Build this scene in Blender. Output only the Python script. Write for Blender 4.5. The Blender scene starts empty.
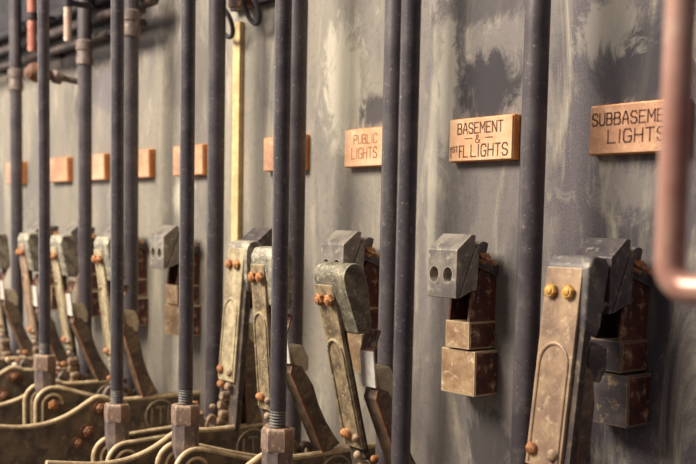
import bpy, bmesh, math, random
from mathutils import Vector, Matrix
random.seed(7)
S = bpy.context.scene
COL = S.collection

# ------------------------------------------------------------------ helpers
def srgb(r, g, b):
    f = lambda c: (c/255/12.92) if c/255 <= .04045 else ((c/255+.055)/1.055)**2.4
    return (f(r), f(g), f(b), 1)

def obj(name, bm, mat, parent=None, smooth=30):
    me = bpy.data.meshes.new(name)
    bmesh.ops.recalc_face_normals(bm, faces=bm.faces)
    bm.to_mesh(me); bm.free()
    if smooth:
        for p in me.polygons: p.use_smooth = True
        try: me.set_sharp_from_angle(angle=math.radians(smooth))
        except Exception: pass
    me.materials.append(mat)
    o = bpy.data.objects.new(name, me); COL.objects.link(o)
    if smooth:
        wn = o.modifiers.new('weighted', 'WEIGHTED_NORMAL'); wn.keep_sharp = True
    if parent: o.parent = parent
    return o

def thing(name, label, cat, loc, group=None):
    o = bpy.data.objects.new(name, None); COL.objects.link(o)
    o.empty_display_size = .05
    o.location = loc; o['label'] = label; o['category'] = cat
    if group: o['group'] = group
    return o

def tag(o, label, cat, group=None):
    o['label'] = label; o['category'] = cat
    if group: o['group'] = group
    return o

def bevel(bm, w, seg=2):
    if w <= 0: return bm
    bm.normal_update()
    es = [e for e in bm.edges if len(e.link_faces) == 2 and e.calc_face_angle(0) > .35]
    bmesh.ops.bevel(bm, geom=es, offset=w, segments=seg, affect='EDGES', profile=.5, clamp_overlap=True)
    return bm

def box(x0, x1, y0, y1, z0, z1, b=.0015, seg=2):
    bm = bmesh.new()
    bmesh.ops.create_cube(bm, size=1)
    for v in bm.verts:
        v.co = Vector(((x0+x1)/2+v.co.x*(x1-x0), (y0+y1)/2+v.co.y*(y1-y0), (z0+z1)/2+v.co.z*(z1-z0)))
    return bevel(bm, b, seg)

def prism(prof, x0, x1, b=.0015, seg=2):
    """prof: (d, z) pairs, d = distance out from the wall; extruded along x"""
    bm = bmesh.new()
    a = [bm.verts.new((x0, -d, z)) for d, z in prof]
    c = [bm.verts.new((x1, -d, z)) for d, z in prof]
    n = len(prof)
    bm.faces.new(a); bm.faces.new(c[::-1])
    for i in range(n):
        bm.faces.new((a[i], c[i], c[(i+1) % n], a[(i+1) % n]))
    bmesh.ops.recalc_face_normals(bm, faces=bm.faces)
    return bevel(bm, b, seg)

def merge(*bms):
    out = bms[0]
    for b in bms[1:]:
        me = bpy.data.meshes.new('tmp'); b.to_mesh(me); b.free()
        out.from_mesh(me); bpy.data.meshes.remove(me)
    return out

def frame_of(ax):
    ax = ax.normalized()
    h = Vector((1, 0, 0)) if abs(ax.x) < .9 else Vector((0, 1, 0))
    u = ax.cross(h).normalized(); return u, ax.cross(u).normalized()

def lathe(prof, p, axis, n=24, start=0.):
    """prof: (radius, height) pairs along axis from point p"""
    bm = bmesh.new(); axis = Vector(axis).normalized(); u, w = frame_of(axis); p = Vector(p)
    rings = []
    for r, h in prof:
        rings.append([bm.verts.new(p+axis*h+(u*math.cos(start+2*math.pi*k/n)+w*math.sin(start+2*math.pi*k/n))*max(r, 1e-5)) for k in range(n)])
    for a, b in zip(rings, rings[1:]):
        for k in range(n): bm.faces.new((a[k], a[(k+1) % n], b[(k+1) % n], b[k]))
    bm.faces.new(rings[0][::-1]); bm.faces.new(rings[-1])
    return bm

def tube(path, r, n=12, closed=False):
    bm = bmesh.new(); P = [Vector(q) for q in path]; rings = []; m = len(P)
    up = None
    for i, q in enumerate(P):
        if closed: t = P[(i+1) % m]-P[i-1]
        else: t = P[min(i+1, m-1)]-P[max(i-1, 0)]
        t.normalize()
        if up is None: u, w = frame_of(t)
        else:
            u = (up-t*up.dot(t)).normalized(); w = t.cross(u)
        up = u
        rr = r[i] if isinstance(r, (list, tuple)) else r
        rings.append([bm.verts.new(q+(u*math.cos(2*math.pi*k/n)+w*math.sin(2*math.pi*k/n))*rr) for k in range(n)])
    pairs = list(zip(rings, rings[1:]))
    if closed: pairs.append((rings[-1], rings[0]))
    for a, b in pairs:
        for k in range(n): bm.faces.new((a[k], a[(k+1) % n], b[(k+1) % n], b[k]))
    if not closed:
        bm.faces.new(rings[0][::-1]); bm.faces.new(rings[-1])
    return bm

def smooth_path(pts, n=8):
    """Catmull-Rom through points"""
    P = [Vector(p) for p in pts]; out = []
    for i in range(len(P)-1):
        a, b, c, d = P[max(i-1, 0)], P[i], P[i+1], P[min(i+2, len(P)-1)]
        for k in range(n):
            t = k/n
            out.append(.5*((2*b)+(c-a)*t+(2*a-5*b+4*c-d)*t*t+(3*b-a-3*c+d)*t**3))
    out.append(P[-1]); return out

def dome(p, axis, r, h=None, n=16):
    h = h or r*.7
    return lathe([(r, 0), (r, h*.25), (r*.92, h*.55), (r*.7, h*.82), (r*.35, h*.97), (.0001, h)], p, axis, n)

def hexbolt(p, axis, r, h=.007, start=0):
    """six-sided head with a round boss on its face"""
    a = lathe([(r*.9, 0), (r, h*.12), (r, h*.8), (r*.86, h)], p, axis, 6, start)
    ax = Vector(axis).normalized()
    b = lathe([(r*.55, h*.9), (r*.52, h*1.25), (r*.3, h*1.35), (.0001, h*1.35)], p, axis, 16)
    return merge(a, b)

def move(bm, loc):
    for v in bm.verts: v.co -= Vector(loc)
    return bm

def boolean_cut(o, cutters_bm):
    me = bpy.data.meshes.new('cut'); cutters_bm.to_mesh(me); cutters_bm.free()
    c = bpy.data.objects.new('cut', me); COL.objects.link(c)
    md = o.modifiers.new('b', 'BOOLEAN'); md.object = c; md.operation = 'DIFFERENCE'; md.solver = 'EXACT'
    dg = bpy.context.evaluated_depsgraph_get(); dg.update()
    new = bpy.data.meshes.new_from_object(o.evaluated_get(dg))
    o.modifiers.remove(md); old = o.data; o.data = new
    bpy.data.objects.remove(c); bpy.data.meshes.remove(old); bpy.data.meshes.remove(me)
    for p in o.data.polygons: p.use_smooth = True
    o.data.set_sharp_from_angle(angle=math.radians(30))

# ------------------------------------------------------------------ materials
class NT:
    def __init__(s, name):
        s.m = bpy.data.materials.new(name); s.m.use_nodes = True
        s.t = s.m.node_tree; s.t.nodes.clear()
        s.out = s.n('ShaderNodeOutputMaterial'); s.b = s.n('ShaderNodeBsdfPrincipled')
        s.l(s.b.outputs[0], s.out.inputs[0])
        s.co = s.n('ShaderNodeTexCoord')
    def n(s, t, **k):
        x = s.t.nodes.new(t)
        for a, v in k.items(): setattr(x, a, v)
        return x
    def l(s, a, b): s.t.links.new(a, b)
    def noise(s, scale, detail=6, rough=.6, vec=None, stretch=None, dist=0.):
        v = vec or s.co.outputs['Object']
        mp = s.n('ShaderNodeMapping'); s.l(v, mp.inputs[0])
        if stretch: mp.inputs['Scale'].default_value = stretch
        nz = s.n('ShaderNodeTexNoise'); s.l(mp.outputs[0], nz.inputs['Vector'])
        nz.inputs['Scale'].default_value = scale; nz.inputs['Detail'].default_value = detail
        nz.inputs['Roughness'].default_value = rough; nz.inputs['Distortion'].default_value = dist
        return nz.outputs[0]
    def ramp(s, fac, lo, hi):
        r = s.n('ShaderNodeMapRange', clamp=True, interpolation_type='SMOOTHSTEP'); s.l(fac, r.inputs[0])
        r.inputs[1].default_value = lo; r.inputs[2].default_value = hi
        return r.outputs[0]
    def mix(s, fac, a, b):
        m = s.n('ShaderNodeMix', data_type='RGBA', clamp_factor=True)
        for val, sock in ((fac, m.inputs[0]), (a, m.inputs[6]), (b, m.inputs[7])):
            if isinstance(val, (tuple, float, int)): sock.default_value = val
            else: s.l(val, sock)
        return m.outputs[2]
    def math(s, op, a, b=0.):
        m = s.n('ShaderNodeMath', operation=op)
        for val, sock in ((a, m.inputs[0]), (b, m.inputs[1])):
            if isinstance(val, (float, int)): sock.default_value = val
            else: s.l(val, sock)
        return m.outputs[0]
    def edge(s, r, lo=.02, hi=.25):
        bv = s.n('ShaderNodeBevel', samples=4); bv.inputs[0].default_value = r
        g = s.n('ShaderNodeNewGeometry')
        d = s.n('ShaderNodeVectorMath', operation='DOT_PRODUCT'); s.l(bv.outputs[0], d.inputs[0]); s.l(g.outputs['Normal'], d.inputs[1])
        return s.ramp(s.math('SUBTRACT', 1., d.outputs['Value']), lo, hi)
    def bump(s, h, strength=.3, dist=.002):
        b = s.n('ShaderNodeBump'); b.inputs['Strength'].default_value = strength; b.inputs['Distance'].default_value = dist
        s.l(h, b.inputs['Height']); s.l(b.outputs[0], s.b.inputs['Normal'])

def metal(name, base, dark, light=None, rust=None, rust_amt=.0, rough=.5, metallic=.0, scale=30, wear=.0, speck=None, bump=.25, spec=.5, wr=.0022):
    t = NT(name)
    c = t.mix(t.ramp(t.noise(scale, 6, .65), .35, .68), dark, base)
    if light: c = t.mix(t.math('MULTIPLY', t.ramp(t.noise(scale*2.7, 5, .7), .52, .72), .8), c, light)
    if rust: c = t.mix(t.ramp(t.noise(scale*1.3, 7, .7, stretch=(1, 1, .8)), .66-rust_amt, .8-rust_amt), c, rust)
    if speck: c = t.mix(t.ramp(t.noise(scale*14, 2, .5), .66, .74), c, speck)
    if wear and light: c = t.mix(t.math('MULTIPLY', t.edge(wr), wear), c, light)
    t.l(c, t.b.inputs['Base Color'])
    t.b.inputs['Roughness'].default_value = rough; t.b.inputs['Metallic'].default_value = metallic
    t.b.inputs['Specular IOR Level'].default_value = spec
    t.bump(t.noise(scale*6, 5, .7), bump, .001)
    return t.m

RUST = srgb(170, 92, 48)
M = {}
M['rod'] = metal('rod_paint', srgb(88, 81, 84), srgb(70, 63, 68), srgb(106, 99, 98), None, 0, .34, .25, 22, .0, srgb(160, 150, 142), .12, .6)
M['conduit'] = metal('conduit_paint', srgb(92, 84, 86), srgb(72, 64, 69), srgb(110, 102, 100), srgb(100, 74, 72), .0, .40, .2, 16, .0, srgb(136, 128, 122), .15, .55)
M['thread'] = metal('thread_steel', srgb(150, 146, 140), srgb(96, 92, 94), None, None, 0, .45, .4, 60)
M['nut'] = metal('nut_iron', srgb(164, 132, 112), srgb(128, 104, 94), srgb(224, 202, 162), srgb(160, 96, 62), .05, .6, .15, 35, .9)
M['sleeve'] = metal('sleeve_iron', srgb(138, 120, 110), srgb(100, 86, 86), srgb(180, 158, 132), srgb(140, 88, 64), .03, .6, .15, 35, .6)
M['bolt'] = metal('rusty_bolt', srgb(204, 138, 84), srgb(138, 84, 54), srgb(228, 184, 130), srgb(126, 72, 46), .07, .65, .1, 90, .5)
M['yellow_bolt'] = metal('brassy_bolt', srgb(222, 172, 84), srgb(196, 132, 62), srgb(236, 206, 130), None, 0, .5, .2, 70, .5)
M['pale_bolt'] = metal('pale_bolt', srgb(176, 150, 118), srgb(118, 92, 76), srgb(222, 202, 166), srgb(160, 96, 58), .10, .6, .1, 80, .4)
M['head'] = metal('head_steel', srgb(160, 150, 138), srgb(112, 104, 102), srgb(218, 208, 184), srgb(104, 88, 80), .02, .42, .3, 24, .95, wr=.004)
M['head_dark'] = metal('head_dark_steel', srgb(104, 95, 94), srgb(72, 65, 70), srgb(176, 166, 152), None, 0, .45, .3, 30, .8, wr=.003)
M['copper'] = metal('oxidised_copper', srgb(112, 64, 50), srgb(66, 40, 40), srgb(222, 186, 148), srgb(150, 80, 50), .06, .6, .2, 18, .9, wr=.003)
M['jaw'] = metal('tarnished_bronze', srgb(206, 174, 134), srgb(148, 112, 86), srgb(248, 230, 192), srgb(132, 92, 70), .03, .5, .15, 20, 1.0, wr=.0045)
M['jaw_shaded'] = metal('shaded_bronze', srgb(104, 93, 92), srgb(68, 60, 64), srgb(196, 166, 130), srgb(128, 76, 54), .02, .5, .25, 22, .95, wr=.004)  # same bronze darkened: the closed arm's shade put into the colour
M['arm'] = metal('arm_worn_paint', srgb(200, 184, 148), srgb(146, 126, 98), srgb(228, 216, 182), srgb(134, 98, 60), .08, .6, .1, 44, .7, srgb(92, 78, 60), .35)
M['arm_brown'] = metal('arm_brown_bronze', srgb(190, 158, 126), srgb(136, 108, 92), srgb(222, 198, 162), srgb(160, 110, 78), .03, .5, .15, 24, .7, srgb(110, 86, 72))
M['arm_olive'] = metal('arm_olive_patina', srgb(172, 150, 116), srgb(104, 86, 66), srgb(224, 210, 172), srgb(134, 92, 54), .10, .6, .1, 50, .8, srgb(74, 60, 48), .4)
M['arm_side'] = metal('arm_side_iron', srgb(96, 82, 72), srgb(62, 52, 54), srgb(160, 138, 108), srgb(116, 70, 48), .02, .6, .15, 30, .45)
M['tip'] = metal('arc_tip_metal', srgb(184, 174, 152), srgb(112, 104, 94), srgb(232, 224, 200), srgb(110, 92, 74), .04, .55, .2, 60, .9, srgb(70, 64, 58), .4, wr=.003)
M['tip_dark'] = metal('arc_tip_dark', srgb(116, 108, 104), srgb(80, 74, 78), srgb(176, 166, 150), srgb(120, 92, 74), .0, .5, .25, 30, .65)
M['brush'] = metal('brush_lever_iron', srgb(144, 122, 98), srgb(86, 70, 64), srgb(176, 150, 116), srgb(160, 94, 56), .05, .62, .12, 26, .5)
M['brush_edge'] = metal('brush_lever_rust', srgb(160, 98, 62), srgb(104, 66, 50), srgb(196, 140, 96), None, 0, .65, .1, 60, .3)
M['leaf'] = metal('silvered_leaf', srgb(236, 228, 216), srgb(204, 194, 186), srgb(242, 236, 222), None, 0, .5, .1, 40, .3)
M['block'] = metal('contact_block', srgb(232, 216, 180), srgb(190, 172, 144), srgb(242, 230, 200), None, 0, .55, .1, 40, .4)
M['dark_rust'] = metal('dark_rust', srgb(150, 98, 66), srgb(96, 66, 54), srgb(176, 130, 92), srgb(120, 66, 44), .1, .65, .1, 60, .3)
M['pale_steel'] = metal('pale_steel', srgb(222, 212, 194), srgb(170, 156, 140), srgb(236, 228, 210), srgb(160, 104, 70), .04, .5, .1, 60, .2)
M['wedge'] = metal('wedge_steel', srgb(156, 146, 136), srgb(122, 114, 110), srgb(220, 210, 188), None, 0, .5, .2, 30, .9, wr=.003)
M['cast'] = metal('cast_iron', srgb(142, 124, 98), srgb(88, 76, 70), srgb(180, 158, 122), srgb(140, 90, 60), .05, .6, .1, 22, .3)
M['rim'] = metal('cast_rim', srgb(232, 208, 164), srgb(182, 154, 120), srgb(244, 226, 188), srgb(160, 104, 72), .05, .58, .1, 40, .2)  # worn and pale; light caught on the rounded tops is put into the colour
M['emblem'] = metal('emblem_raised', srgb(178, 158, 130), srgb(140, 122, 106), srgb(196, 178, 148), None, 0, .5, .15, 50, .3)
M['plaque'] = metal('copper_plaque', srgb(240, 198, 158), srgb(220, 166, 124), srgb(246, 216, 180), srgb(204, 138, 94), .0, .42, .15, 18, .0, srgb(176, 120, 88), .15)
M['plaque_brown'] = metal('bronze_plaque', srgb(216, 166, 128), srgb(180, 130, 100), srgb(228, 186, 150), srgb(156, 104, 76), .0, .42, .15, 18, .0, srgb(136, 90, 66), .15)
M['plaque_edge'] = metal('plaque_edge', srgb(224, 148, 76), srgb(196, 116, 60), srgb(236, 176, 112), None, 0, .45, .25, 40, .2)
M['letter'] = metal('letter_fill', srgb(118, 70, 48), srgb(92, 54, 40), None, None, 0, .7, .0, 60)
M['letter_faint'] = metal('letter_worn', srgb(176, 120, 84), srgb(150, 98, 68), None, None, 0, .7, .0, 60)
M['pipe'] = metal('pink_pipe', srgb(194, 152, 136), srgb(166, 114, 100), srgb(206, 180, 162), srgb(150, 90, 76), .03, .32, .25, 12, .0, None, .05)
M['yellow'] = metal('yellow_batten', srgb(220, 192, 136), srgb(196, 164, 112), srgb(230, 210, 160), None, 0, .6, 0, 30, .2)
M['tip_olive'] = metal('arc_tip_olive', srgb(142, 132, 110), srgb(90, 82, 72), srgb(206, 196, 166), srgb(104, 84, 62), .05, .6, .15, 60, .95, srgb(66, 58, 50), .5, wr=.004)
M['porcelain'] = metal('porcelain', srgb(216, 190, 172), srgb(190, 158, 142), srgb(236, 222, 206), None, 0, .35, 0, 30, .2)
M['pink_paint'] = metal('salmon_porcelain', srgb(200, 128, 108), srgb(164, 98, 84), srgb(224, 176, 156), None, 0, .4, 0, 30, .2)
M['overhead'] = metal('overhead_pipe', srgb(82, 64, 56), srgb(50, 40, 42), srgb(108, 86, 72), srgb(116, 70, 50), .03, .55, .1, 20, .2)
M['dark_iron'] = metal('dark_iron', srgb(52, 44, 50), srgb(34, 29, 38), srgb(80, 66, 64), srgb(90, 56, 46), .0, .6, .1, 24, .2)

def wall_material():
    t = NT('slate')
    P = t.co.outputs['Object']
    sp = t.n('ShaderNodeSeparateXYZ'); t.l(P, sp.inputs[0])
    X, Z = sp.outputs['X'], sp.outputs['Z']
    # slate colour steps darker towards the right, along wobbling borders
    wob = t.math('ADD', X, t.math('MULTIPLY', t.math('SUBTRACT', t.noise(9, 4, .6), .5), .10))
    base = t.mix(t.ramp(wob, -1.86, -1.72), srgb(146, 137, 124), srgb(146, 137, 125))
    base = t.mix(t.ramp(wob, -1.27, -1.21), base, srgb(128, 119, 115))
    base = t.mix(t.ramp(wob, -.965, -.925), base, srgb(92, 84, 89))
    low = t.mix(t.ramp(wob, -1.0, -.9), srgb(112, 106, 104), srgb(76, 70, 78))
    big = t.noise(3.4, 6, .6, stretch=(1.2, 1, .5), dist=.5)
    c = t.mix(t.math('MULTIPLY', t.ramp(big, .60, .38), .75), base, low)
    streak = t.noise(9, 8, .68, stretch=(1.7, 1, .34), dist=.9)
    c = t.mix(t.math('MULTIPLY', t.ramp(streak, .5, .74), .6), c, srgb(206, 194, 170))
    smear = t.noise(14, 7, .7, stretch=(1.3, 1, .55), dist=1.6)
    c = t.mix(t.math('MULTIPLY', t.ramp(smear, .55, .76), .45), c, srgb(196, 186, 164))
    dk = t.noise(7.2, 8, .7, stretch=(1.5, 1, .38), dist=.7)
    c = t.mix(t.math('MULTIPLY', t.ramp(dk, .54, .74), .6), c, srgb(80, 73, 80))
    fine = t.noise(80, 4, .75)
    c = t.mix(t.math('MULTIPLY', t.ramp(fine, .48, .72), .3), c, srgb(66, 60, 66))
    c = t.mix(t.math('MULTIPLY', t.ramp(t.noise(420, 2, .6), .5, .7), .16), c, srgb(200, 190, 172))
    ed = t.noise(16, 6, .75, stretch=(1.2, 1, .7), dist=1.2)
    def blob(x, z, rx, rz, col, amt, rag=1.1):
        nonlocal c
        dx = t.math('DIVIDE', t.math('SUBTRACT', X, x), rx); dz = t.math('DIVIDE', t.math('SUBTRACT', Z, z), rz)
        r = t.math('SQRT', t.math('ADD', t.math('MULTIPLY', dx, dx), t.math('MULTIPLY', dz, dz)))
        r = t.math('ADD', r, t.math('MULTIPLY', t.math('SUBTRACT', ed, .5), rag*2))
        c = t.mix(t.math('MULTIPLY', t.ramp(t.math('SUBTRACT', 1.25, r), 0., .65), amt), c, col)
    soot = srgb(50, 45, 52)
    # soot marks over the plaques, arc-burn smears, chalky wipes, plain dark patches, one painted shadow: each with its own place on the slate
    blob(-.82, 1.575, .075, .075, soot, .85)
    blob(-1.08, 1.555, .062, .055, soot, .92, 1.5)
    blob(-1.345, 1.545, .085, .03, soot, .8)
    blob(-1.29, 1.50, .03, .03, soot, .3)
    blob(-1.09, 1.69, .12, .035, srgb(66, 60, 66), .7, 1.6)
    blob(-1.155, 1.615, .018, .07, srgb(72, 66, 72), .7, 1.4)
    blob(-1.17, 1.59, .02, .13, srgb(196, 187, 172), .6, 1.8)
    blob(-1.44, 1.60, .06, .11, srgb(206, 196, 176), .6, 1.7)
    blob(-.86, 1.625, .06, .045, srgb(168, 159, 148), .55, 1.8)
    blob(-.80, 1.40, .07, .035, srgb(150, 142, 132), .5, 1.8)
    blob(-.745, 1.60, .022, .035, srgb(214, 204, 184), .6, 1.6)
    blob(-1.0, 1.30, .035, .06, srgb(78, 72, 78), .5, 1.2)  # dark band on the slate right of the second breaker
    blob(-1.06, 1.01, .05, .045, srgb(62, 56, 58), .8, 1.5)  # shadow below the second breaker's lower block, painted into the slate
    blob(-.79, 1.24, .05, .14, srgb(60, 55, 62), .7, 1.2)  # tall dark patch on the slate behind the first breaker
    blob(-1.20, 1.42, .012, .2, srgb(196, 188, 170), .4, .6)
    blob(-2.02, 1.40, .05, .05, srgb(222, 214, 190), .65, 1.2)
    blob(-2.45, 1.80, .45, .07, srgb(58, 50, 54), .85, .7)  # long dark band on the slate around the overhead pipes
    blob(-1.62, 1.735, .06, .05, srgb(104, 95, 94), .7, .8)
    blob(-2.42, 1.68, .12, .06, srgb(110, 102, 108), .7, 1.2)
    blob(-1.98, 1.67, .13, .10, srgb(110, 100, 96), .7, 1.2)
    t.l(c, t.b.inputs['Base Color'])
    t.b.inputs['Roughness'].default_value = .62; t.b.inputs['Specular IOR Level'].default_value = .3
    t.bump(t.noise(60, 6, .7), .2, .001)
    return t.m

def floor_material():
    t = NT('concrete')
    c = t.mix(t.ramp(t.noise(4, 6, .6), .35, .65), srgb(52, 45, 48), srgb(70, 62, 62))
    t.l(c, t.b.inputs['Base Color']); t.b.inputs['Roughness'].default_value = .8
    return t.m

# ------------------------------------------------------------------ the setting
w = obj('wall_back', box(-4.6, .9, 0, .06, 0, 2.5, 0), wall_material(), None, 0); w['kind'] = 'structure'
fl = obj('floor', box(-4.6, 1.6, -3.2, .06, -.06, 0, 0), floor_material(), None, 0); fl['kind'] = 'structure'

tag(obj('painted_batten', move(prism([(0, 0), (.012, 0), (.012, 1.756), (0, 1.756)], -1.798, -1.772, .002), (-1.785, 0, 0)), M['yellow']),
    'narrow yellow batten running down the slate beside the thick rear tie rod', 'batten').location = (-1.785, 0, 0)

# ------------------------------------------------------------------ name plates
G = {  # stroke letters on a 0..1 grid (chamfered block capitals)
 'A': [[(0, 0), (.12, .5), (.42, 1), (.58, 1), (.88, .5), (1, 0)], [(.1, .38), (.9, .38)]],
 'B': [[(0, 0), (0, 1), (.72, 1), (.92, .86), (.92, .66), (.75, .53), (0, .53)], [(.75, .53), (1, .38), (1, .15), (.78, 0), (0, 0)]],
 'C': [[(1, .8), (.8, 1), (.2, 1), (0, .8), (0, .2), (.2, 0), (.8, 0), (1, .2)]],
 'E': [[(1, 1), (0, 1), (0, 0), (1, 0)], [(0, .52), (.75, .52)]],
 'F': [[(1, 1), (0, 1), (0, 0)], [(0, .52), (.75, .52)]],
 'G': [[(1, .8), (.8, 1), (.2, 1), (0, .8), (0, .2), (.2, 0), (.8, 0), (1, .2), (1, .45), (.6, .45)]],
 'H': [[(0, 0), (0, 1)], [(1, 0), (1, 1)], [(0, .52), (1, .52)]],
 'I': [[(.5, 0), (.5, 1)]],
 'L': [[(0, 1), (0, 0), (1, 0)]],
 'M': [[(0, 0), (0, 1), (.5, .4), (1, 1), (1, 0)]],
 'N': [[(0, 0), (0, 1), (1, 0), (1, 1)]],
 'P': [[(0, 0), (0, 1), (.8, 1), (1, .85), (1, .6), (.8, .46), (0, .46)]],
 'S': [[(1, .8), (.8, 1), (.2, 1), (0, .82), (0, .66), (.2, .54), (.8, .46), (1, .34), (1, .18), (.8, 0), (.2, 0), (0, .2)]],
 'T': [[(0, 1), (1, 1)], [(.5, 1), (.5, 0)]],
 'U': [[(0, 1), (0, .2), (.2, 0), (.8, 0), (1, .2), (1, 1)]],
 '1': [[(.2, .82), (.5, 1), (.5, 0)]],
 '&': [[(1, 0), (.2, .75), (.2, .9), (.38, 1), (.58, .9), (.58, .76), (.08, .36), (.08, .14), (.3, 0), (.6, 0), (.98, .42)]],
 '-': [[(0, .5), (1, .5)]],
 '.': [[(.3, .0), (.6, .0)]],
}
WID = {'I': .25, '1': .4, 'M': 1.15, 'N': 1.05, '.': .25, '-': .5}
def strokes(text, x, z, wide, h, y, sw):
    """letters of height h, baseline z, spread to fit 'wide' starting at x; small flat bars let into the plate"""
    tot = sum(WID.get(c, 1.) for c in text); gap = .42
    unit = wide/(tot+gap*(len(text)-1)); bms = []
    for c in text:
        cw = WID.get(c, 1.)*unit
        for line in G[c]:
            pts = [Vector((x+px*cw, z+pz*h)) for px, pz in line]
            for a, b in zip(pts, pts[1:]):
                dd = b-a; L = dd.length
                if L < 1e-6: continue
                dd /= L; nn = Vector((-dd.y, dd.x))*sw/2
                a2 = a-dd*sw*.4; b2 = b+dd*sw*.4
                bm = bmesh.new()
                f = [bm.verts.new((p.x, y, p.y)) for p in (a2+nn, b2+nn, b2-nn, a2-nn)]
                k = [bm.verts.new((p.x, y+.002, p.y)) for p in (a2+nn, b2+nn, b2-nn, a2-nn)]
                bm.faces.new(f); bm.faces.new(k[::-1])
                for i in range(4): bm.faces.new((f[i], f[(i+1) % 4], k[(i+1) % 4], k[i]))
                bms.append(bm)
        x += cw+gap*unit
    return bms

PW, PH, PD = .134, .067, .017
def plaque(xr, label, rows, mat, ink='letter', PW=PW):
    z0 = 1.447
    t = thing('name_plate', label, 'name plate', (xr-PW/2, 0, z0), 'copper name plates on the slate')
    obj('plate_face', box(-PW/2+.0015, PW/2-.0015, -PD, -PD+.005, .0015, PH-.0015, .0012), mat, t)
    obj('plate_body', box(-PW/2, PW/2, -PD+.003, 0, 0, PH, .0016), M['plaque_edge'], t)
    if rows:
        bms = []
        for text, fx, fz, fw, fh, sw in rows:
            bms += strokes(text, -PW/2+fx*PW, PH*(1-fz-fh), fw*PW, fh*PH, -PD-.0003, sw)
        obj('lettering', merge(*bms), M[ink], t, 0)
    return t
plaque(-.729, 'brown copper name plate reading SUB-BASEMENT LIGHTS', [('SUB', .038, .18, .22, .23, .0022), ('-', .266, .22, .014, .16, .0018), ('BASEMENT', .286, .18, .70, .23, .0022), ('LIGHTS', .22, .52, .61, .25, .0024)], M['plaque_brown'], PW=.145)
plaque(-1.0125, 'copper name plate reading BASEMENT & 1ST FL. LIGHTS', [('BASEMENT', .15, .125, .70, .235, .0021), ('-', .27, .385, .11, .18, .0016), ('&', .435, .405, .075, .175, .0014), ('-', .59, .385, .11, .18, .0016),
       ('1', .03, .655, .03, .235, .0017), ('ST', .07, .645, .085, .12, .0014), ('FL.', .185, .635, .14, .255, .0021), ('LIGHTS', .37, .625, .56, .265, .0022)], M['plaque'])
plaque(-1.279, 'copper name plate reading PUBLIC LIGHTS', [('PUBLIC', .21, .17, .47, .23, .0018), ('LIGHTS', .17, .51, .51, .27, .002)], M['plaque'], 'letter_faint')
for xr, l, m in [(-1.5385, 'blank copper name plate behind two dark rods, next beyond the PUBLIC LIGHTS plate', 'plaque_brown'),
                 (-1.908, 'blank copper name plate beyond the yellow batten, half hidden by a rod', 'plaque_brown'),
                 (-2.157, 'copper name plate with bright orange right edge, second beyond the yellow batten', 'plaque_brown'),
                 (-2.403, 'small blurred name plate, third beyond the yellow batten', 'plaque_brown'),
                 (-2.637, 'small blurred name plate, fourth beyond the yellow batten', 'plaque_brown'),
                 (-2.975, 'sliver of an orange name plate farthest along the wall', 'plaque_brown')]:
    plaque(xr, l, None, M[m])

# ------------------------------------------------------------------ circuit breakers
def make_head(mat):
    bm = prism([(.094, 1.2415), (.094, 1.313), (.064, 1.3365), (.055, 1.335), (.0565, 1.318), (.0885, 1.2415)], -.062, 0, .0018)
    o = obj('contact_head', bm, mat)
    cut = None
    for x in (-.0475, -.0185):
        c = lathe([(.0102, -.002), (.0095, .003), (.0078, .014), (.0001, .0145)], (x, -.095, 1.2755), (0, 1, 0), 24)
        for v in c.verts: v.co.z = 1.2755+(v.co.z-1.2755)*1.22
        cut = merge(cut, c) if cut else c
    boolean_cut(o, cut)
    return o
head_proto = {}
def copy_mesh(o, parent):
    c = o.copy(); COL.objects.link(c); c.parent = parent; return c

proto = {}
def part(key, parent, builder, name, mat, loc=(0, 0, 0), rx=0.):
    """one mesh per kind of part, shared by every breaker"""
    if key not in proto:
        o = obj(name, builder(), M[mat], parent); proto[key] = o
    else:
        o = proto[key].copy(); o.name = name; COL.objects.link(o); o.parent = parent
        if o.data.materials[0] != M[mat]:
            o.data = o.data.copy(); o.data.materials[0] = M[mat]
    o.location = loc; o.rotation_euler = (rx, 0, 0)
    return o

def u_channel():
    side = [(0, 1.290), (.028, 1.294), (.050, 1.255), (.0565, 1.2035), (0, 1.2035)]
    a = prism(side, -.014, -.0085, .001, 1); b = prism(side, -.0565, -.051, .001, 1)
    c = prism([(0, 1.290), (.008, 1.290), (.008, 1.2035), (0, 1.2035)], -.054, -.010, 0)
    return merge(a, b, c)
def lug():
    pr = [(0, 1.272), (0, 1.290), (.030, 1.296)]
    pr += [(.034+.022*math.sin(a), 1.300+.026*math.cos(a)) for a in [-.5+i*math.pi/9 for i in range(0, 8)]]
    return prism(pr, -.054, -.004, .0015)
def wedge(): return prism([(.0545, 1.3165), (.047, 1.305), (.050, 1.253), (.0585, 1.2525), (.0855, 1.2425)], -.0615, -.0003, .0008, 1)
def small_box(): return prism([(0, 1.163), (.0565, 1.163), (.0575, 1.2045), (0, 1.2045)], -.058, -.007, .0014)
def low_box(): return prism([(0, 1.092), (.0505, 1.092), (.0515, 1.1605), (0, 1.1605)], -.071, .0006, .0016)
def low_side_shade(): return box(-.001, .0016, -.0488, -.002, 1.0945, 1.1575, .0004)  # thin dark rusty sheet: the side face's shade put into colour
def upper_side_shade(): return box(-.009, -.006, -.0545, -.002, 1.1652, 1.2022, .0004)  # matching dark sheet, painted shade for the upper block's side

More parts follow.
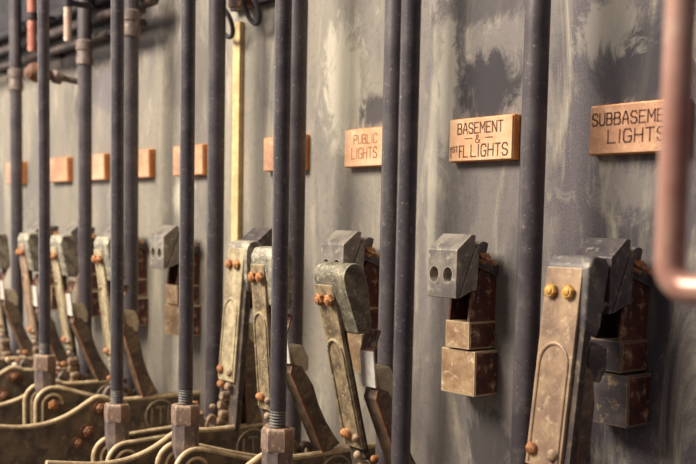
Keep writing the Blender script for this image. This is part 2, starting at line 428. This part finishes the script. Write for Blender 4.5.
# the moving arm, in its own frame: origin at its top outer right corner, -z down along it, +y towards the wall
def arm_body():
    a = prism([(-.006, -.03), (-.026, -.03), (-.019, -.12), (-.019, -.345), (-.015, -.36), (-.006, -.36)], -.066, -.0, .002)
    return a
def arm_face():
    a = prism([(0, -.016), (-.007, -.016), (-.007, -.268), (0, -.268)], -.0655, -.009, .0022)
    pts = [(-.0605, -.262), (-.060, -.16)]+[(-.0375-.0225*math.cos(q), -.138+.026*math.sin(q)) for q in [i*math.pi/10 for i in range(11)]]+[(-.015, -.16), (-.0145, -.262)]
    return merge(a, tube([(x, -.0004, z) for x, z in pts], .0024, 8))
def arm_face_narrow():
    a = prism([(0, -.026), (-.007, -.026), (-.007, -.268), (0, -.268)], -.0675, -.027, .0022)
    pts = [(-.0640, -.262), (-.0635, -.15)]+[(-.0472-.0163*math.cos(q), -.128+.022*math.sin(q)) for q in [i*math.pi/10 for i in range(11)]]+[(-.031, -.15), (-.0305, -.262)]
    return merge(a, tube([(x, -.0004, z) for x, z in pts], .0022, 8))
def arm_body_narrow(): return prism([(-.006, -.03), (-.024, -.03), (-.016, -.11), (-.016, -.345), (-.013, -.36), (-.006, -.36)], -.068, -.034, .002)
def arm_tip(round_=.004):
    def f():
        pr = [(-.001, -.014), (-.010, 0), (-.034, 0), (-.041, -.012), (-.037, -.086), (-.030, -.100), (-.006, -.094)]
        return prism(pr, -.067, .001, round_, 3)
    return f
def arm_tip_round():
    pr = [(-.001, -.032)]+[(-.0195+.0185*math.cos(q), -.019+.019*math.sin(q)) for q in [i*math.pi/12 for i in range(13)]]
    pr += [(-.0395, -.040), (-.034, -.088), (-.028, -.100), (-.008, -.094)]
    return prism(pr, -.067, .001, .0016, 2)
def arm_lugs():
    out = None
    for x, z, r in ((-.035, -.296, .0085), (-.040, -.314, .008), (-.034, -.330, .0075), (-.042, -.345, .007)):
        b = lathe([(r, -.012), (r, .004), (r*.8, .007), (.0001, .008)], (x, -.002, z), (0, -1, 0), 16)
        out = merge(out, b) if out else b
    return out

# the brush lever, origin at the foot of its outer edge, +z up along it
def brush_bar():
    pr = [(0, 0), (0, .160), (-.010, .172), (-.024, .160), (-.031, .12), (-.027, .085), (-.028, .05), (-.034, .015), (-.038, 0)]
    return prism(pr, -.031, -.002, .0015)
def brush_rim():
    pr = [(.0010, 0), (.0010, .161), (-.009, .1745), (-.011, .171), (-.002, .159), (-.002, 0)]
    return prism(pr, -.0045, -.0012, .0006, 1)
def brush_block(): return prism([(-.017, .155), (-.033, .145), (-.043, .165), (-.042, .190), (-.017, .200), (-.012, .175)], -.036, -.003, .003)
def brush_leaf(): return prism([(-.004, .176), (-.007, .175), (-.022, .2235), (-.0190, .2245)], -.030, -.001, .0004, 1)
def brush_fold(): return prism([(-.0190, .2245), (-.022, .2235), (-.044, .245), (-.041, .2485)], -.030, -.001, .0004, 1)

SWOOP = [(0, .962), (.19, .964), (.225, .972), (.245, .975), (.265, .966), (.29, .952), (.32, .939), (.36, .930), (.40, .929), (.43, .932), (.50, .944)]
def swoop_path():
    return [(v.x, v.y) for v in smooth_path([(a, b, 0) for a, b in SWOOP], 5)]
def cast_plate():
    top = swoop_path()
    low = [(.50, .86), (.44, .81), (.36, .77), (.28, .74), (.2, .72), (.1, .71), (0, .70)]
    return prism(top+low, -.010, -.002, .0005, 1)
def cast_shelf(): return prism([(0, .958), (0, .950), (.205, .950), (.205, .958)], -.072, -.009, .001, 1)
def cast_rim(): return tube([(-.006, -d, z) for d, z in swoop_path()], .0054, 10)
def cast_far(): return prism([(0, .957), (.20, .957), (.19, .80), (0, .72)], -.076, -.068, .001, 1)
def emblem():
    out = tube([(-.001, -.100+.034*math.cos(a), .922+.034*math.sin(a)) for a in [i*2*math.pi/36 for i in range(36)]], .0022, 8, True)
    def bar(d0, d1, z0, z1): return box(-.0025, .0008, -d1, -d0, z0, z1, .0004, 1)
    for b in ((.117, .122, .903, .941), (.0965, .1005, .903, .941), (.088, .109, .938, .9425), (.0785, .0825, .903, .941),
              (.070, .0825, .938, .942), (.072, .0825, .920, .9235), (.070, .0825, .902, .906)):
        out = merge(out, bar(*b))
    return out
def ear():
    """arched bearing ear standing on the casting"""
    pr = [(.019*math.cos(a), .957+.031*math.sin(a)) for a in [i*math.pi/12 for i in range(13)]]
    inn = [(.0095*math.cos(a), .957+.018*math.sin(a)) for a in [math.pi-i*math.pi/12 for i in range(13)]]
    return prism(pr+inn, -.006, .006, .0012, 1)

def breaker(xr, label, arm=None, brush=None, style='plain', head='head', jaw='jaw', face='arm', tip='tip', bolt='bolt', shank='copper', rnd=.004, blk='block'):
    t = thing('circuit_breaker', label, 'circuit breaker', (xr, 0, .80), 'circuit breakers on the slate')
    Z = (0, 0, -.80)
    if head not in head_proto:
        h = make_head(M[head]); head_proto[head] = h; h.parent = t
    else:
        h = copy_mesh(head_proto[head], t)
    h.location = Z
    for x in (-.0475, -.0185):
        part('sock%.3f' % x, h, lambda x=x: dome((x+.0035, -.082, 1.2705), (0, -1, 0), .0046, .005, 12), 'socket_screw', 'pale_bolt')
    part('wedge', t, wedge, 'backing_wedge', 'head_dark' if head == 'head_dark' else 'wedge', Z)
    part('lug', t, lug, 'mounting_lug', 'head_dark', Z)
    part('shank', t, u_channel, 'contact_shank', shank, Z)
    part('term', t, lambda: merge(hexbolt((-.002, -.032, 1.3005), (.5, -.3, .8), .0075, .006), tube(smooth_path([(-.03, -.036, 1.303), (-.012, -.04, 1.309), (.004, -.036, 1.3), (.008, -.02, 1.292)]), .0032, 8),
         tube(smooth_path([(-.03, -.04, 1.296), (-.012, -.045, 1.30), (.004, -.038, 1.293)]), .0028, 8)), 'terminal_screw', 'bolt', Z)
    ub = part('jaw', t, small_box, 'upper_jaw_block', jaw, Z)
    part('upside', ub, upper_side_shade, 'side_shade', shank)
    lb = part('low', t, low_box, 'lower_terminal_block', jaw, Z)
    part('lowshade', lb, low_side_shade, 'side_shade', shank)
    # fixed casting
    cp = part('cast', t, cast_plate, 'base_casting', 'cast', Z)
    part('crim', cp, cast_rim, 'casting_rim', 'rim'); part('cshelf', cp, cast_shelf, 'casting_shelf', 'cast')
    part('cfar', cp, cast_far, 'casting_web', 'cast'); part('emblem', cp, emblem, 'round_emblem', 'emblem')
    for i, (x, d, k) in enumerate(((-.056, .190, 1.), (-.050, .160, .85), (-.042, .135, .7), (-.030, .115, .6))):
        e = part('ear', t, ear, 'bearing_ear', ('sleeve', 'pale_bolt')[i % 2], (x, -d, .157*(1-k)))
        e.scale = (1, k, k); e.location.z = .957-.80-.957*k
    for i, (x, d, z, r) in enumerate(((-.064, .185, 1.002, .0065), (-.058, .172, .985, .006), (-.05, .155, .996, .006), (-.060, .228, .985, .0085), (-.042, .212, .983, .0075), (-.030, .225, .976, .007), (-.052, .205, 1.005, .0065), (-.038, .235, .990, .006))):
        if i > 2 and xr > -2: continue
        part('pb%d' % i, t, lambda x=x, d=d, z=z, r=r: dome((x, -d, z), (-.2, -1, .35), r, r*1.5), 'pivot_bolt', ('bolt', 'pale_bolt', 'pale_bolt', 'pale_steel', 'dark_rust', 'pale_steel', 'pale_bolt', 'bolt')[i], Z)
    for i, (d, z, r) in enumerate(((.240, .953, .011), (.290, .885, .009), (.268, .907, .012))):
        part('cb%d' % i, cp, lambda d=d, z=z, r=r: merge(hexbolt((.002, -d, z), (1, 0, 0), r, .010, .4), lathe([(r*1.35, -.006), (r*1.35, .002)], (0, -d, z), (1, 0, 0), 16)), 'casting_bolt', 'dark_rust')
    if brush:
        d, a, dz = (*brush, 0.)[:3]
        b = part('brush', t, brush_bar, 'brush_lever', 'brush', (0, -d, .960+dz-.80), math.radians(a))
        part('brim', b, brush_rim, 'rusty_edge', 'brush_edge'); part('bblk', b, brush_block, 'contact_block', blk).scale = (1, 1.25, 1) if blk == 'head_dark' else (1, 1, 1)
        part('bleaf', b, brush_leaf, 'contact_leaf', 'leaf'); part('bfold', b, brush_fold, 'leaf_fold', 'copper')
    if arm:
        d, z, a = arm
        nw = a > 0
        o = part('arm%d' % nw, t, arm_body_narrow if nw else arm_body, 'lever_arm', 'arm_side', (0, -d, z-.80), math.radians(a))
        part('aface%d' % nw, o, arm_face_narrow if nw else arm_face, 'face_plate', face)
        part('atip%g' % rnd, o, arm_tip(rnd) if rnd < .006 else arm_tip_round, 'arc_tip', tip)
        for x in ((-.057, -.0345) if nw else (-.052, -.0245)):
            part('abolt%g' % x, o, lambda x=x: hexbolt((x, -.0005, -.047), (0, -1, 0), .0092, .007, .3+x*20), 'hex_bolt', bolt)
        for x, z2 in (((-.060, -.247), (-.034, -.250), (-.055, -.275), (-.038, -.277)) if nw else ((-.055, -.247), (-.021, -.250), (-.050, -.275), (-.024, -.277))):
            part('ascr%g' % x, o, lambda x=x, z2=z2: dome((x, -.001, z2), (0, -1, 0), .0068 if nw else .0082, .007), 'foot_bolt', 'bolt' if x < -.04 else 'pale_bolt')
        part('alug', o, arm_lugs, 'hinge_lug', 'pale_bolt')
    return t

breaker(-.7707, 'closed circuit breaker with brown arm and yellow bolts, below the SUB-BASEMENT plate', (.137, 1.316, -6.8), (.146, -1., .05), blk='head_dark', face='arm_brown', tip='tip_dark', head='head_dark', jaw='jaw_shaded', bolt='yellow_bolt')
breaker(-1.0432, 'circuit breaker with two-hole head and pale boxes, arm swung far out, below the BASEMENT plate', (.309, 1.290, 14.5), (.175, 24.), face='arm_olive', tip='tip_olive', rnd=.011)
breaker(-1.3112, 'circuit breaker with speckled olive arm slightly open, below the PUBLIC LIGHTS plate', (.2375, 1.306, 5.), (.125, 26.), face='arm_olive')
breaker(-1.5712, 'closed circuit breaker with slim cream arm and rusty foot bolts, beside the yellow batten', (.117, 1.314, -4.5), (.110, 4.), head='head_dark', rnd=.008)
breaker(-1.9392, 'open circuit breaker with pale two-hole head, first beyond the yellow batten', (.2285, 1.309, 7.5), (.138, 18.))
breaker(-2.19, 'blurred open circuit breaker with cream arm, second beyond the yellow batten', (.226, 1.306, 9.), (.125, 24.), tip='tip')
breaker(-2.435, 'blurred open circuit breaker with tan arm, third beyond the yellow batten', (.21, 1.306, 8.), (.118, 22.), face='arm_brown')
breaker(-2.672, 'blurred circuit breaker mostly hidden at the far end of the row', (.21, 1.30, 8.), (.118, 22.))

# ------------------------------------------------------------------ rear tie rods
def tie_rod(x, label, fit=None, r=.017):
    t = thing('tie_rod', label, 'tie rod', (x, -.09, 0), 'thick tie rods close to the slate')
    obj('shaft', lathe([(r, 0), (r, 2.45)], (0, 0, 0), (0, 0, 1), 28), M['conduit'], t)
    obj('floor_flange', lathe([(.035, 0), (.035, .01), (.024, .014), (.022, .03)], (0, 0, 0), (0, 0, 1), 24), M['conduit'], t)
    if fit:
        obj('coupling', lathe([(r, 0), (r*1.22, .003), (r*1.22, .02), (r*1.1, .024), (r*1.1, .034), (r*1.25, .038), (r*1.25, .058), (r, .062)], (0, 0, fit), (0, 0, 1), 24), M['sleeve'], t)
for a in [(-.908, 'thick dark rod between the BASEMENT and SUB-BASEMENT plates'),
          (-1.196, 'thick dark rod covering the right end of the PUBLIC LIGHTS plate'),
          (-1.456, 'dark rod tucked behind a front rod, right of the yellow batten'),
          (-1.730, 'dark rod close beside the left side of the yellow batten'),
          (-2.103, 'blurred rear rod with collar at its top, touching a front rod', 1.755),
          (-2.354, 'blurred rear rod with rusty collar below the overhead pipes', 1.72),
          (-2.82, 'thin blurred rear rod at the far end with a clamp', 1.70)]:
    tie_rod(*a)

# ------------------------------------------------------------------ front operating rods and their cranks
def operating_rod(x, label, ztop, r=.0122):
    """ztop = height of the top of the hexagonal nut"""
    t = thing('operating_rod', label, 'operating rod', (x, -.30, ztop-.075), 'operating rods ending in hexagonal nuts')
    th = .026
    obj('shaft', lathe([(r, .075+th), (r, 2.45-(ztop-.075))], (0, 0, 0), (0, 0, 1), 28), M['rod'], t)
    pr = [(r*.9, .06)]
    k = 6
    for i in range(k):
        h = .075+th*i/k; pr += [(r*.86, h), (r*1.02, h+th/k*.35), (r*1.02, h+th/k*.65), (r*.86, h+th/k*.98)]
    obj('thread', lathe(pr, (0, 0, 0), (0, 0, 1), 24), M['thread'], t)
    R = .0245
    obj('hex_nut', merge(lathe([(R*.85, .075), (R*.95, .0725), (R, .069), (R, .044), (R*.96, .0415)], (0, 0, 0), (0, 0, 1), 6, .35)), M['nut'], t, 20)
    obj('sleeve', lathe([(R*.93, .041), (R*.93, .008), (R*.88, 0), (R*.7, -.02)], (0, 0, 0), (0, 0, 1), 8, .2), M['sleeve'], t, 20)

def crank(x, z, drop, label):
    """clevis crank: two cast cheeks with raised rims and a pin, round outer end under the rod, running back to the wall"""
    t = thing('crank_lever', label, 'crank', (x, 0, z-.1), 'cast cranks under the operating rods')
    cd, r = .298, .036
    zc = .1-r
    arc = [(cd+r*math.sin(a), zc+r*math.cos(a)) for a in [math.radians(i) for i in range(0, 100, 10)]]
    inner = [(cd+.022*math.sin(math.radians(i)), zc+.022*math.cos(math.radians(i))) for i in range(-90, 95, 10)]
    back = [(.112, .1-drop*.188), (.2, .1-drop*.1), (.262, .1-drop*.03), (.285, .1-drop*.004)]
    for s, nm in ((.022, 'cheek_plate'), (-.040, 'cheek_plate')):
        out = back+arc
        low = [(cd+r, -.04), (.20, -.06), (.112, -.05)]
        p = obj(nm, prism(out+low, s-.004, s+.004, .0005, 1), M['cast'], t)
        obj('cheek_rim', tube([(s, -d, zz) for d, zz in out+[(cd+r, -.04)]], .0048, 10), M['rim'], p)
        obj('eye_ring', tube([(s+.003, -d, zz) for d, zz in inner]+[(s+.003, -(cd+.022), -.03)], .0034, 8), M['rim'], p)
    obj('crank_pin', merge(lathe([(.009, -.06), (.009, .03)], (-.0, -cd, zc), (1, 0, 0), 16), hexbolt((.026, -cd, zc), (1, 0, 0), .012, .009)), M['bolt'], t)
    obj('hub_block', box(-.037, .019, -.136, -.112, -.05, .1-drop*.188-.008, .003), M['cast'], t)

operating_rod(-.925, 'dark front rod between the PUBLIC and BASEMENT plates, its nut out of view', .983)
operating_rod(-1.1975, 'dark front rod with threaded end and biggest tan nut at its foot', 1.048)
operating_rod(-1.471, 'dark front rod with tan nut, crossing the plate next to the yellow batten', 1.040)
operating_rod(-1.7325, 'dark blurred front rod with hexagonal nut, third one ending in a nut', 1.001)
operating_rod(-2.086, 'blurred front rod with square-looking rusty nut, standing furthest from the batten', 1.053)
crank(-.925, .905, .25, 'cast crank under the front rod by the BASEMENT plate')
crank(-1.1975, .968, .25, 'cast crank under the rod with the biggest tan nut')
crank(-1.465, .967, .28, 'pale rimmed cast crank under the rod crossing the batten-side plate')
crank(-1.722, .930, -.03, 'cast crank with flat pale top rim under the blurred hexagonal nut')
crank(-2.075, .984, .30, 'cast crank with double arched rims under the rusty nut')

# ------------------------------------------------------------------ overhead fittings at the far end
def pipe_run(x0, x1, d, z0, z1, r, mat, label, name='overhead_pipe'):
    t = thing(name, label, 'pipe', (x1, -d, z1))
    obj('pipe_body', tube([(x0-x1, 0, z0-z1), ((x0-x1)/2, 0, (z0-z1)/2), (0, 0, 0)], r, 16), M[mat], t)
    for f in (.15, .5, .85):
        xx, zz = (x0-x1)*f, (z0-z1)*f
        obj('pipe_clip', merge(box(xx-.008, xx+.008, 0, d-.034 if z1 > 1.82 else d, zz-.006, zz+.006, .001), lathe([(r*1.2, -.008), (r*1.2, .008)], (xx, 0, zz), (1, 0, 0), 16)), M['dark_iron'], t)
bm_ = obj('overhead_beam', move(box(-3.4, -2.27, -.034, 0, 1.805, 2.05, .004), (-2.8, 0, 1.805)), M['dark_iron'])
bm_.location = (-2.8, 0, 1.805); tag(bm_, 'dark beam on the wall carrying the overhead pipes at the far end', 'beam'); bm_['kind'] = 'thing'
pipe_run(-3.3, -2.12, .052, 1.795, 1.795, .010, 'overhead', 'thin brown overhead pipe, lowest of the three on the dark beam')
pipe_run(-3.3, -2.06, .056, 1.838, 1.838, .013, 'overhead', 'brown overhead pipe, middle one of the three on the dark beam')
pipe_run(-3.3, -2.2, .053, 1.885, 1.885, .017, 'dark_iron', 'thick dark overhead pipe, top one of the three on the dark beam')
def insulator(x, d, z0, z1, label, mat, r=.014):
    t = thing('insulator', label, 'insulator', (x, -d, z0), 'pale porcelain tubes')
    h = z1-z0
    obj('tube_body', lathe([(r*.8, 0), (r, .004), (r, h-.004), (r*.8, h)], (0, 0, 0), (0, 0, 1), 20), M[mat], t)
    obj('mount_arm', merge(box(-.007, .007, r*.6, .06, h*.5, h*.5+.012, .001), lathe([(r*1.3, h*.48), (r*1.3, h*.58)], (0, 0, 0), (0, 0, 1), 20)), M['dark_iron'], t)
insulator(-2.515, .16, 1.765, 1.93, 'salmon tinted porcelain tube before the overhead pipes', 'pink_paint', .011)
insulator(-2.292, .16, 1.762, 1.93, 'cream porcelain tube before the overhead pipes', 'porcelain', .009)
t = thing('pipe_valve', 'brown rounded valve knob behind the furthest front rod', 'valve', (-2.585, 0, 1.712))
obj('valve_body', lathe([(.012, .08), (.012, .09), (.020, .094), (.025, .105), (.026, .125), (.020, .142), (.010, .15), (.0001, .151)], (0, 0, 0), (0, -1, .1), 20), M['dark_rust'], t)
obj('valve_collar', lathe([(.009, 0), (.009, .055), (.018, .056), (.018, .075), (.012, .082)], (0, 0, 0), (0, -1, .1), 20), M['sleeve'], t)

t = thing('shackle_bracket', 'dark bracket with two hanging rings above the yellow batten', 'bracket', (-1.72, 0, 1.75))
obj('back_plate', box(-.08, .07, -.02, 0, .028, .12, .003), M['dark_iron'], t)
def ring(x, z, r): return tube([(x+r*math.cos(a), -.04-.012*math.sin(a), z+r*1.25*math.sin(a)) for a in [i*2*math.pi/28 for i in range(28)]], .0048, 8, True)
obj('ring', ring(.036, .012, .021), M['dark_iron'], t)
obj('ring', ring(-.062, .000, .022), M['dark_iron'], t)
obj('clamp_block', box(-.03, .018, -.055, -.018, .022, .06, .004), M['copper'], t)

# ------------------------------------------------------------------ pink pipe frame near the camera
X0, ZB, rb = -.3505, 1.3145, .015
pts = [(X0, -.60, 2.3), (X0, -.60, 1.6), (X0, -.60, ZB+rb)]
pts += [(X0+rb-rb*math.cos(a), -.60, ZB+rb-rb*math.sin(a)) for a in [i*math.pi/2/8 for i in range(1, 9)]]
pts += [(.0, -.60, ZB), (.5, -.60, ZB), (.52, -.60, ZB-.01), (.53, -.60, ZB-.03), (.53, -.60, 0)]
loc = (.53, -.60, 0)
o = obj('bent_guard_pipe', move(tube(pts, .0092, 20), loc), M['pipe'])
o.location = loc
tag(o, 'blurred pinkish guard pipe with a rounded corner, nearest thing to the viewer', 'guard pipe')

# ------------------------------------------------------------------ light
def area(name, loc, target, sx, sy, power, col):
    l = bpy.data.lights.new(name, 'AREA'); l.shape = 'RECTANGLE'; l.size = sx; l.size_y = sy; l.energy = power; l.color = col
    o = bpy.data.objects.new(name, l); COL.objects.link(o); o.location = loc
    o.rotation_euler = (Vector(target)-Vector(loc)).to_track_quat('-Z', 'Y').to_euler()
    return o
area('daylight_window', (-2.3, -2.6, 3.6), (-1.25, 0, 1.1), 1.8, 1.3, 250, (1, .92, .79))
area('end_window', (-4.9, -1.4, 1.7), (-2.0, -.2, 1.2), 1.2, 1.6, 18, (1, .93, .80))
wd = bpy.data.worlds.new('world'); S.world = wd; wd.use_nodes = True
nt = wd.node_tree; nt.nodes.clear()
out = nt.nodes.new('ShaderNodeOutputWorld'); bg = nt.nodes.new('ShaderNodeBackground'); tc = nt.nodes.new('ShaderNodeTexCoord')
dp = nt.nodes.new('ShaderNodeVectorMath'); dp.operation = 'DOT_PRODUCT'; dp.inputs[1].default_value = Vector((-.62, -.6, .5)).normalized()
mr = nt.nodes.new('ShaderNodeMapRange'); mr.inputs[1].default_value = -.6; mr.inputs[2].default_value = 1.
mx = nt.nodes.new('ShaderNodeMix'); mx.data_type = 'RGBA'
mx.inputs[6].default_value = (.040, .028, .075, 1); mx.inputs[7].default_value = (.62, .56, .50, 1)
nt.links.new(tc.outputs['Generated'], dp.inputs[0]); nt.links.new(dp.outputs['Value'], mr.inputs[0]); nt.links.new(mr.outputs[0], mx.inputs[0])
nt.links.new(mx.outputs[2], bg.inputs[0]); nt.links.new(bg.outputs[0], out.inputs[0]); bg.inputs[1].default_value = .6

# ------------------------------------------------------------------ camera
cam = bpy.data.cameras.new('camera'); co = bpy.data.objects.new('camera', cam); COL.objects.link(co)
R = Matrix(((.6216, .0733, -.7799), (.7831, -.0336, .6210), (.0193, -.9967, -.0783)))
right, down, fwd = R.col[0], R.col[1], R.col[2]
m = Matrix.Identity(4)
for i in range(3):
    m[i][0] = right[i]; m[i][1] = -down[i]; m[i][2] = -fwd[i]
m.translation = (0, -1.126, 1.35)
co.matrix_world = m
cam.sensor_width = 36; cam.lens = 1000/696*36
cam.shift_y = 69/696
cam.clip_start = .02
cam.dof.use_dof = True; cam.dof.focus_distance = 1.46; cam.dof.aperture_fstop = 5.0
S.camera = co
vs = S.view_settings; vs.view_transform = 'Standard'; vs.look = 'None'; vs.exposure = .22; vs.gamma = 1
